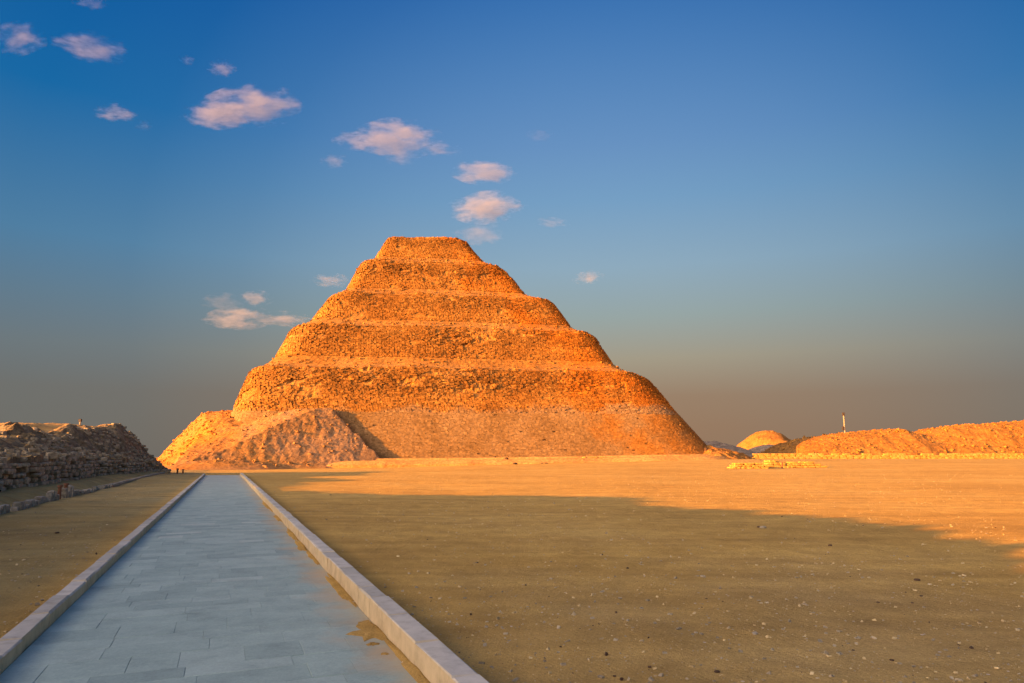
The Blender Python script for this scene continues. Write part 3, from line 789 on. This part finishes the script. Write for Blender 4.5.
a=rv(8000); b=np.cross(a,rv(8000)); b/=np.linalg.norm(b,axis=1)[:,None]+1e-6; c=np.cross(a,b)
V2,F2=boxes(P,a*(s_*1.2)[:,None],b*s_[:,None],c*(s_*.7)[:,None],77,.2); Fr=np.concatenate([Fr,F2+len(Vr)]); Vr=np.concatenate([Vr,V2])
ridge=mesh_np('rubble_ridge',Vr,Fr,M['ridge']); reloc(ridge,(100,172,1.2)); tag(ridge,'long lumpy orange rubble ridge running along the right edge of the court','rubble ridge')
# low wall at its foot
V=[];FQ=[];rnd=random.Random(3)
xw=at(752,455,163)[0]
for c in range(3):
    x=xw+rnd.uniform(0,.8)
    while x<210:
        l=rnd.uniform(.8,2.0); y=163.5+.6*math.sin(x*.05); g=float(gz(x,y))
        if c<2 or rnd.random()<.6+.3*math.sin(x*.13):
            rock(V,FQ,(x+l/2,y+c*.1,g+.02+c*.42+.2),(l/2*.98,.5,.22),rnd.uniform(-.03,.03),rnd)
        x+=l
o=mesh_np('masonry',V,FQ,M['yellow']); rw=empty('low_wall',(xw,163.5,1.2)); tag(rw,'long low pale yellow stone wall along the foot of the right rubble ridge','low wall')
o.parent=rw; fix_parent(rw)
rw2=mound_mesh  # (kept for symmetry)
# ruined low platform in the court
pl=empty('ruined_platform',(at(775,467,95)[0],95,0)); tag(pl,'low ruined platform of yellow stone blocks standing alone in the sunlit court','ruin')
def cluster(name,px0,px1,d,h,seed,depth=2.5):
    r=random.Random(seed); V=[];FQ=[]
    x0=at(px0,460,d)[0]; x1=at(px1,460,d)[0]
    for lay in range(3):
        x=x0+lay*.35
        while x<x1-lay*.3:
            l=r.uniform(.5,1.2)
            for row in range(3):
                if lay==2 and r.random()<.45: continue
                y=d+row*depth/3+lay*.12; g=float(gz(x,y)); hz=h/3
                rock(V,FQ,(x+l/2,y,g+hz*(lay+.5)-.03),(l/2*.97,depth/6,hz/2*1.02),r.uniform(-.05,.05),r)
            x+=l
    return mesh_np(name,V,FQ,M['yellow'],pl)
cluster('stone_block_row',731,767,90,.75,1)
cluster('stone_block_row',764,781,94,1.05,2)
cluster('stone_block_row',784,820,94,.8,3)
fix_parent(pl)
qx=at(782.3,466,91); post('wooden_post',qx[0],qx[1],.75,.10,M['rust'],'small dark post standing in the gap of the yellow stone platform','post')

# hills
def hill(name,px0,px1,pytop,d,ry,mt,seed,res,rough=.6,p=.8):
    x0=at(px0,450,d)[0]; x1=at(px1,450,d)[0]; z=at(512,pytop,d)[2]
    cx=(x0+x1)/2; o=mound_mesh(name,cx,d,(x1-x0)/2,ry,z-float(gz(cx,d)),mt,res=res,rough=rough,seed=seed,p=p)
    reloc(o,(cx,d,0)); tag(o,kind='structure'); return o
hill('hill',722,812,431.,620,60,M['ridge'],3,2.5,1.0,.75)
hill('hill',640,772,442.3,262,30,M['hill'],5,1.0,.5,.55)
hill('hill',738,800,444.5,275,25,M['hill'],6,1.0,.5,.55)

# dark round bush beyond the ridge
bx_,by_,bz_=at(800.5,443.5,238)
bush=empty('bush',(bx_,by_,bz_-1.2)); tag(bush,'dark rounded bush on the skyline beside the start of the right rubble ridge','bush')
r=random.Random(2); V=[];FQ=[]
for i in range(2600):
    a=r.uniform(0,6.283); c=r.uniform(-.2,1); q=(r.random()**.4)
    sx=math.sqrt(max(0,1-c*c)); lump=1+.18*math.sin(a*3+1)*math.cos(c*4)
    p=Vector((sx*math.cos(a)*2.5*q*lump,sx*math.sin(a)*2.2*q*lump,1.0+c*1.75*q*lump))
    s=r.uniform(.12,.25); n1=Vector((r.gauss(0,1),r.gauss(0,1),r.gauss(0,1))).normalized(); n2=n1.orthogonal().normalized()*s; n3=n1.cross(n2).normalized()*s*.6
    k0=len(V); V+=[tuple(p+n2),tuple(p+n3),tuple(p-n2),tuple(p-n3)]; FQ.append((k0,k0+1,k0+2,k0+3))
mesh_np('foliage',V,FQ,M['leaf'],bush)
bm=bmesh.new()
for i in range(5):
    d_=Vector((r.uniform(-.7,.7),r.uniform(-.7,.7),1.2)).normalized()
    res=bmesh.ops.create_cone(bm,cap_ends=True,segments=7,radius1=.1,radius2=.04,depth=2.0)
    bmesh.ops.rotate(bm,verts=res['verts'],cent=(0,0,0),matrix=d_.to_track_quat('Z','Y').to_matrix()); bmesh.ops.translate(bm,verts=res['verts'],vec=d_*1.0)
me=bpy.data.meshes.new('stem'); bm.to_mesh(me); bm.free(); link('stem',me,M['bark'],bush)
tag(mound_mesh('hill',bx_,by_,12,9,bz_-.6-float(gz(bx_,by_)),M['hill'],res=.6,seed=12,rough=.3,p=.6),kind='structure')

# pole on the ridge
def cyl(name,r0,r1,z0,z1,mt,parent,x=0,y=0,seg=14):
    bm=bmesh.new(); bmesh.ops.create_cone(bm,cap_ends=True,segments=seg,radius1=r0,radius2=r1,depth=z1-z0)
    bmesh.ops.translate(bm,verts=bm.verts,vec=(x,y,(z0+z1)/2)); me=bpy.data.meshes.new(name); bm.to_mesh(me); bm.free(); return link(name,me,mt,parent)
px_,py_,pz_=at(845,433.5,189)
fp=empty('floodlight_pole',(px_,py_,pz_)); tag(fp,'slim pale pole with dark lamp head standing on the right rubble ridge','lamp pole')
cyl('pole',.17,.14,-1.5,4.9,M['polepaint'],fp)
Bx=Boxes(); Bx.box(-.26,.26,-.25,.25,4.92,5.75,.5,.08); Bx.build('lamp_head',M['dark'],fp)
Bx=Boxes(); Bx.box(-.62,-.24,-.25,.25,.9,1.9,.5,.04); Bx.build('control_box',M['dark'],fp)
cyl('base_plate',.5,.45,-.15,.12,M['polepaint'],fp)

# dark stones near the plinth
def boulder(px,py,d,sx,sz,label,group=None,mt='darkrock'):
    x,y,z=at(px,py,d); V=[];FQ=[]; rr=random.Random(int(px)); rock(V,FQ,(0,0,0),(sx,sx*.8,sz),rr.uniform(0,3),rr)
    me=mesh_np('boulder',V,FQ,M[mt]); me.location=(x,y,z)
    m=me.modifiers.new('s','SUBSURF'); m.levels=1; m.render_levels=1
    tag(me,label,'boulder',group); return me
GR='small dark stones along the pyramid foot'
boulder(515.2,464.6,141.5,.5,.42,'small dark stone below the plinth, standing apart left of the close pair',GR)
boulder(542,464.5,142.6,.42,.36,'small dark stone on the sand, left one of the close pair below the plinth',GR)
boulder(546.6,464.3,142.8,.44,.36,'small dark stone on the sand, right one of the close pair below the plinth',GR)
boulder(506.5,459.0,147.,.45,.34,'small dark stone on top of the plinth, right one of two',GR)
boulder(495,457.2,150.,.32,.26,'tiny dark stone on top of the plinth, left one of two',GR)
boulder(706,450.5,161,.5,.8,'upright dark stone in the yellow rubble at the right foot of the pyramid',GR)
# bright restored slabs on the plinth
def slabs(px0,px1,d,z0,z1,label):
    x0=at(px0,460,d)[0]; x1=at(px1,460,d)[0]; t=math.tan(YAW)
    V=[];FQ=[]; rr=random.Random(int(px0)); x=x0
    while x<x1:
        l=rr.uniform(.9,1.6); rock(V,FQ,(x+l/2,d+(x-x0)*t,(z0+z1)/2),(l/2*.98,.7,(z1-z0)/2),YAW,rr); x+=l
    o=mesh_np('stone_bench',V,FQ,M['yellow']); reloc(o,(x0,d,z0)); tag(o,label,'stone bench','bright stone benches along the plinth'); return o
slabs(582,603,151.,.2,1.75,'bright yellow low block of masonry against the plinth, left one of two')
slabs(608,624,155.5,.3,1.85,'bright yellow low block of masonry against the plinth, right one of two')

# ------------------------------------------------------------------ loose stones and gravel on the court
rr=np.random.RandomState(4)
V=[];FQ=[]; R2=random.Random(21)
TMP=[]
def scatter(name,mt,n,rmin,rmax,label,seed,dmax=75):
    q=np.random.RandomState(seed); m_=n*6
    d=3.5*(dmax/3.5)**q.random(m_); x=q.uniform(-.78,.78,m_)*d; y=d; u=NX*x+NY*y
    cl=noise(x*.25,y*.25,seed=44)
    ok=~((u>-1.85)&(u<1.9))&(u>-5.8)&(cl>q.uniform(-1,.7,m_)); x,y,d=x[ok][:n],y[ok][:n],d[ok][:n]; n=len(x)
    r_=rmin*(rmax/rmin)**(q.random(n)**3.2)*(1+d*.008); z=gfull(x,y)
    def rv():
        v=q.normal(size=(n,3)); return v/np.linalg.norm(v,axis=1)[:,None]
    a=rv(); a[:,2]*=.2; a/=np.linalg.norm(a,axis=1)[:,None]; b=np.cross(a,rv()*[.3,.3,1]); b/=np.linalg.norm(b,axis=1)[:,None]; c=np.cross(a,b)
    V,Fq=boxes(np.stack([x,y,z+r_*.15],-1),a*(r_*q.uniform(.8,1.4,n))[:,None],b*r_[:,None],c*(r_*.55)[:,None],seed,.3)
    o=mesh_np(name,V,Fq,M[mt]); tag(o,label,'gravel',kind='stuff')
scatter('gravel','stone',6500,.0028,.018,'pale gravel scattered over the sandy court',1)
scatter('gravel','tan',3500,.0028,.018,'yellowish gravel scattered over the sandy court',2)
scatter('dark_gravel','darkrock',380,.004,.016,'few dark pebbles scattered over the sandy court',3)
# the larger stones one can point at
def stone(px,py,s,mt,label):
    rx_,rz_=ray(px,py); d=-CAMZ/rz_; x=rx_*d; y=d; z=float(gfull(np.array([x]),np.array([y]))[0])
    V=[];FQ=[]; q=random.Random(int(px*7+py)); rock(V,FQ,(0,0,0),(s*1.3,s,s*.55),q.uniform(0,3),q)
    o=mesh_np('loose_stone',V,FQ,M[mt]); o.location=(x,y,z+s*.25); m=o.modifiers.new('s','SUBSURF'); m.levels=1; m.render_levels=1
    tag(o,label,'stone','loose stones lying on the court')
stone(763,528,.07,'stone','pale stone in the shade just in front of the shadow edge, beside a dark pebble')
stone(759,527.5,.05,'darkrock','dark pebble touching the pale stone near the shadow edge')
stone(917,579,.035,'darkrock','dark stone on the right of the shaded court')
stone(703,576,.035,'stone','pale pebble alone in the middle of the shaded court')
stone(717,672,.018,'darkrock','black pebble near the bottom edge of the picture')
stone(830,545,.04,'darkrock','small dark stone below the sunlit strip of sand')
stone(755,634,.022,'pale','flat whitish pebble in the near shaded sand')
stone(113,575,.02,'darkrock','small black pebble on the paving beside the left kerb')
stone(57,533,.04,'darkrock','small dark pebble on the sand left of the path')
for e in (wall,lw,pyr): fix_parent(e)

# ------------------------------------------------------------------ clouds
def cloud_mat():
    m=bpy.data.materials.new('cloud_vapour'); m.use_nodes=True; nt=m.node_tree; nt.nodes.clear()
    out=N(nt,'ShaderNodeOutputMaterial'); v=N(nt,'ShaderNodeVolumePrincipled'); nt.links.new(v.outputs[0],out.inputs['Volume'])
    v.inputs['Color'].default_value=(.64,.69,.88,1); v.inputs['Anisotropy'].default_value=.0
    tc=N(nt,'ShaderNodeTexCoord').outputs['Object']
    ln=N(nt,'ShaderNodeVectorMath',operation='LENGTH'); nt.links.new(tc,ln.inputs[0])
    oi=N(nt,'ShaderNodeObjectInfo')
    add=N(nt,'ShaderNodeVectorMath',operation='ADD'); nt.links.new(tc,add.inputs[0])
    mul=N(nt,'ShaderNodeVectorMath',operation='SCALE'); nt.links.new(oi.outputs['Location'],mul.inputs[0]); mul.inputs['Scale'].default_value=.013
    nt.links.new(mul.outputs[0],add.inputs[1])
    n=nz(nt,1.5,8,.66,mapping(nt,add.outputs[0],(1.1,1,1.3)))
    fall=math_(nt,'SUBTRACT',1.0,ln.outputs['Value'])
    k=math_(nt,'ADD',math_(nt,'SUBTRACT',math_(nt,'MULTIPLY',fall,1.25),.12),math_(nt,'MULTIPLY',math_(nt,'SUBTRACT',n,.56),5.0))
    k=math_(nt,'MULTIPLY',k,1.6,True)
    dens=N(nt,'ShaderNodeAttribute',attribute_type='OBJECT',attribute_name='density').outputs['Fac']
    nt.links.new(math_(nt,'MULTIPLY',k,dens),v.inputs['Density'])
    return m
CM=cloud_mat()
bm=bmesh.new(); bmesh.ops.create_icosphere(bm,subdivisions=4,radius=1.0)
for v in bm.verts:
    c=np.array([v.co[:]]); f=1+.16*float(fbm(c[:,0]*1.8,c[:,1]*1.8,c[:,2]*1.8,seed=3)[0]); v.co*=f*.98
    if v.co.z<0: v.co.z*=.75
cme=bpy.data.meshes.new('cloud'); bm.to_mesh(cme); bm.free(); cme.materials.append(CM)
def cloud(px,py,w,h,dens,label,D=3000.,tilt=0.):
    x,y,z=at(px,py,D); o=bpy.data.objects.new('cloud',cme); COL.objects.link(o)
    o.location=(x,y,z); k=D/F
    o.scale=(w*k*.68,w*k*.45,h*k*.72); o.rotation_euler=(0,R(tilt),0)
    o['density']=dens*.42; tag(o,label,'cloud','small sunset clouds')
    return o
C=[(18,40,50,22,.006,'wispy pale cloud at the far upper left edge',-14),(90,48,64,19,.006,'wispy pale cloud, second from the upper left edge',5),
(222,69,26,14,.009,'tiny puff above the long pink cloud',0),(187,60,14,9,.005,'faintest tiny wisp left of the tiny puff above the long cloud',0),
(115,114,36,12,.012,'short flat pale cloud left of the long pink cloud',-4),(144,126,14,10,.004,'faint speck of cloud right of the short flat cloud',0),
(250,108,86,26,.016,'long bright pink cloud, the widest in the left half of the sky',-6),(212,117,52,20,.014,'left tail of the long bright pink cloud',0),
(398,140,80,28,.016,'puffy pink cloud above and left of the pyramid top',0),(357,141,40,15,.010,'pink lump at the left of the puffy cloud above the pyramid',0),(440,149,36,9,.012,'thin pink streak right of the puffy cloud above the pyramid',4),
(400,158,30,14,.006,'faint lower bulge under the puffy cloud above the pyramid',0),
(334,162,26,12,.008,'tiny puff below and left of the puffy cloud above the pyramid',0),(486,173,60,18,.016,'flat bright cloud upper one of the two stacked over the pyramid top',0),
(485,209,66,26,.022,'brightest compact cloud just above the pyramid top',-4),(480,234,44,22,.006,'dim cloud touching the right of the pyramid top',0),
(553,223,28,8,.009,'thin tiny cloud right of the brightest cloud',4),(540,135,26,8,.003,'very faint wisp high right of the clouds above the pyramid',0),
(589,278,27,12,.016,'small bright cloud alone right of the pyramid',-8),(332,281,34,12,.012,'small cloud behind the upper left steps of the pyramid',0),
(256,299,28,14,.014,'small bright puff above the low cloud left of the pyramid',0),(240,319,56,20,.016,'low flat cloud left of the pyramid',-3),(285,320,46,12,.014,'thin cloud reaching the left steps of the pyramid',0),(222,303,36,16,.004,'faint greyish haze of cloud above the low cloud left of the pyramid',0),(90,3,30,8,.005,'faint wisp cut by the top edge of the picture',0)]
for (px,py,w,h,dn,lb,tl) in C: cloud(px,py,w,h,dn,lb,3000.,tl)

# ------------------------------------------------------------------ light, sky, camera
world=bpy.data.worlds.new('World'); sc.world=world; world.use_nodes=True; nt=world.node_tree; nt.nodes.clear()
out=N(nt,'ShaderNodeOutputWorld'); bg=N(nt,'ShaderNodeBackground'); nt.links.new(bg.outputs[0],out.inputs[0])
sky=N(nt,'ShaderNodeTexSky',sky_type='NISHITA'); sky.sun_disc=False; sky.sun_elevation=ELEV
saz=math.atan2(-LX,-LY)             # compass style angle of the sun, from +Y towards +X
sky.sun_rotation=saz; sky.altitude=50; sky.air_density=1.0; sky.dust_density=1.0; sky.ozone_density=1.5
tc=N(nt,'ShaderNodeTexCoord').outputs['Generated']
sep=N(nt,'ShaderNodeSeparateXYZ'); nt.links.new(tc,sep.inputs[0])
SKYR=[(0,(1,1,1)),(1,(1,1,1))]
SKYMODE='ramp'
# evening air: colour of the sky against height, as the dusty desert horizon turns mauve
EXPO=2.5
t=1/(2**EXPO)
def srgb(r,g,b_): 
    f=lambda c:((c/255+.055)/1.055)**2.4 if c>10.3 else c/255/12.92
    return (f(r)*t*10,f(g)*t*10,f(b_)*t*10)
el=[(0.0,(150,118,92)),(.04,(152,119,93)),(.085,(153,125,100)),(.14,(162,152,131)),(.20,(150,164,162)),(.27,(141,169,188)),(.36,(119,160,196)),(.43,(109,150,196)),(.59,(78,132,192)),(1.0,(50,100,160))]
g=ramp(nt,sep.outputs[2],[(p,srgb(*c)) for p,c in el])
ay=N(nt,'ShaderNodeVectorMath',operation='DOT_PRODUCT'); nt.links.new(tc,ay.inputs[0]); ay.inputs[1].default_value=(.13,.97,.2)
el2=[(0.0,(106,104,99)),(.085,(108,108,105)),(.14,(106,117,122)),(.20,(94,121,140)),(.27,(76,124,160)),(.43,(14,102,163)),(.59,(0,84,156)),(1.0,(2,70,140))]
g2=ramp(nt,sep.outputs[2],[(p,srgb(*c)) for p,c in el2])
g=mix(nt,ramp(nt,ay.outputs['Value'],[(.72,1.),(.80,.93),(.87,.68),(.94,.28),(.995,0.)]),g,g2)
# nishita supplies the glow round the sun; keep a share of it everywhere
base=mix(nt,.008,g,sky.outputs[0])
# west glow: wide warm lobe around the low sun
sd=N(nt,'ShaderNodeVectorMath',operation='DOT_PRODUCT'); nt.links.new(tc,sd.inputs[0]); sv=Vector((-LX,-LY,math.tan(ELEV))).normalized(); sd.inputs[1].default_value=sv
lobe=math_(nt,'POWER',math_(nt,'MAXIMUM',math_(nt,'ADD',math_(nt,'MULTIPLY',sd.outputs['Value'],.5),.5),0.),24.)
glow=mix(nt,1.0,(26.,19.,15.5),lobe,'MULTIPLY')
base=mix(nt,1.0,base,glow,'ADD')
# added sky fill behind the camera, out of frame, to lift the shade
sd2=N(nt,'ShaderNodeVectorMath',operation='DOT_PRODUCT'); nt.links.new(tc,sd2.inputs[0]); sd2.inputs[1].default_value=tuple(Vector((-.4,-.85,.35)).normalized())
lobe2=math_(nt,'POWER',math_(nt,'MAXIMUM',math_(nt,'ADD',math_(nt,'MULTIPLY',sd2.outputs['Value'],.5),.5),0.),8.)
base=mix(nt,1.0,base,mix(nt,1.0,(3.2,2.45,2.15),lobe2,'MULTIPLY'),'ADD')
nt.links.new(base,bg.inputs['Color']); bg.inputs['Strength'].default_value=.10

sl=bpy.data.lights.new('sun','SUN'); sl.energy=3.65; sl.angle=R(.5); sl.color=(1,.365,.012)
so=bpy.data.objects.new('sun',sl); COL.objects.link(so); so.location=(-300,-120,60)
so.rotation_euler=Vector((LX,LY,-math.tan(ELEV))).to_track_quat('-Z','Y').to_euler()

cam=bpy.data.cameras.new('camera'); cam.sensor_width=36; cam.lens=F/1024*36; cam.clip_start=.1; cam.clip_end=20000
co=bpy.data.objects.new('camera',cam); COL.objects.link(co); co.location=(0,0,CAMZ); co.rotation_euler=(math.pi/2+PITCH,0,0); sc.camera=co
sc.view_settings.view_transform='Standard'; sc.view_settings.look='None'; sc.view_settings.exposure=EXPO; sc.view_settings.gamma=1
sc.render.resolution_x=1024; sc.render.resolution_y=683
sc.cycles.volume_max_steps=128
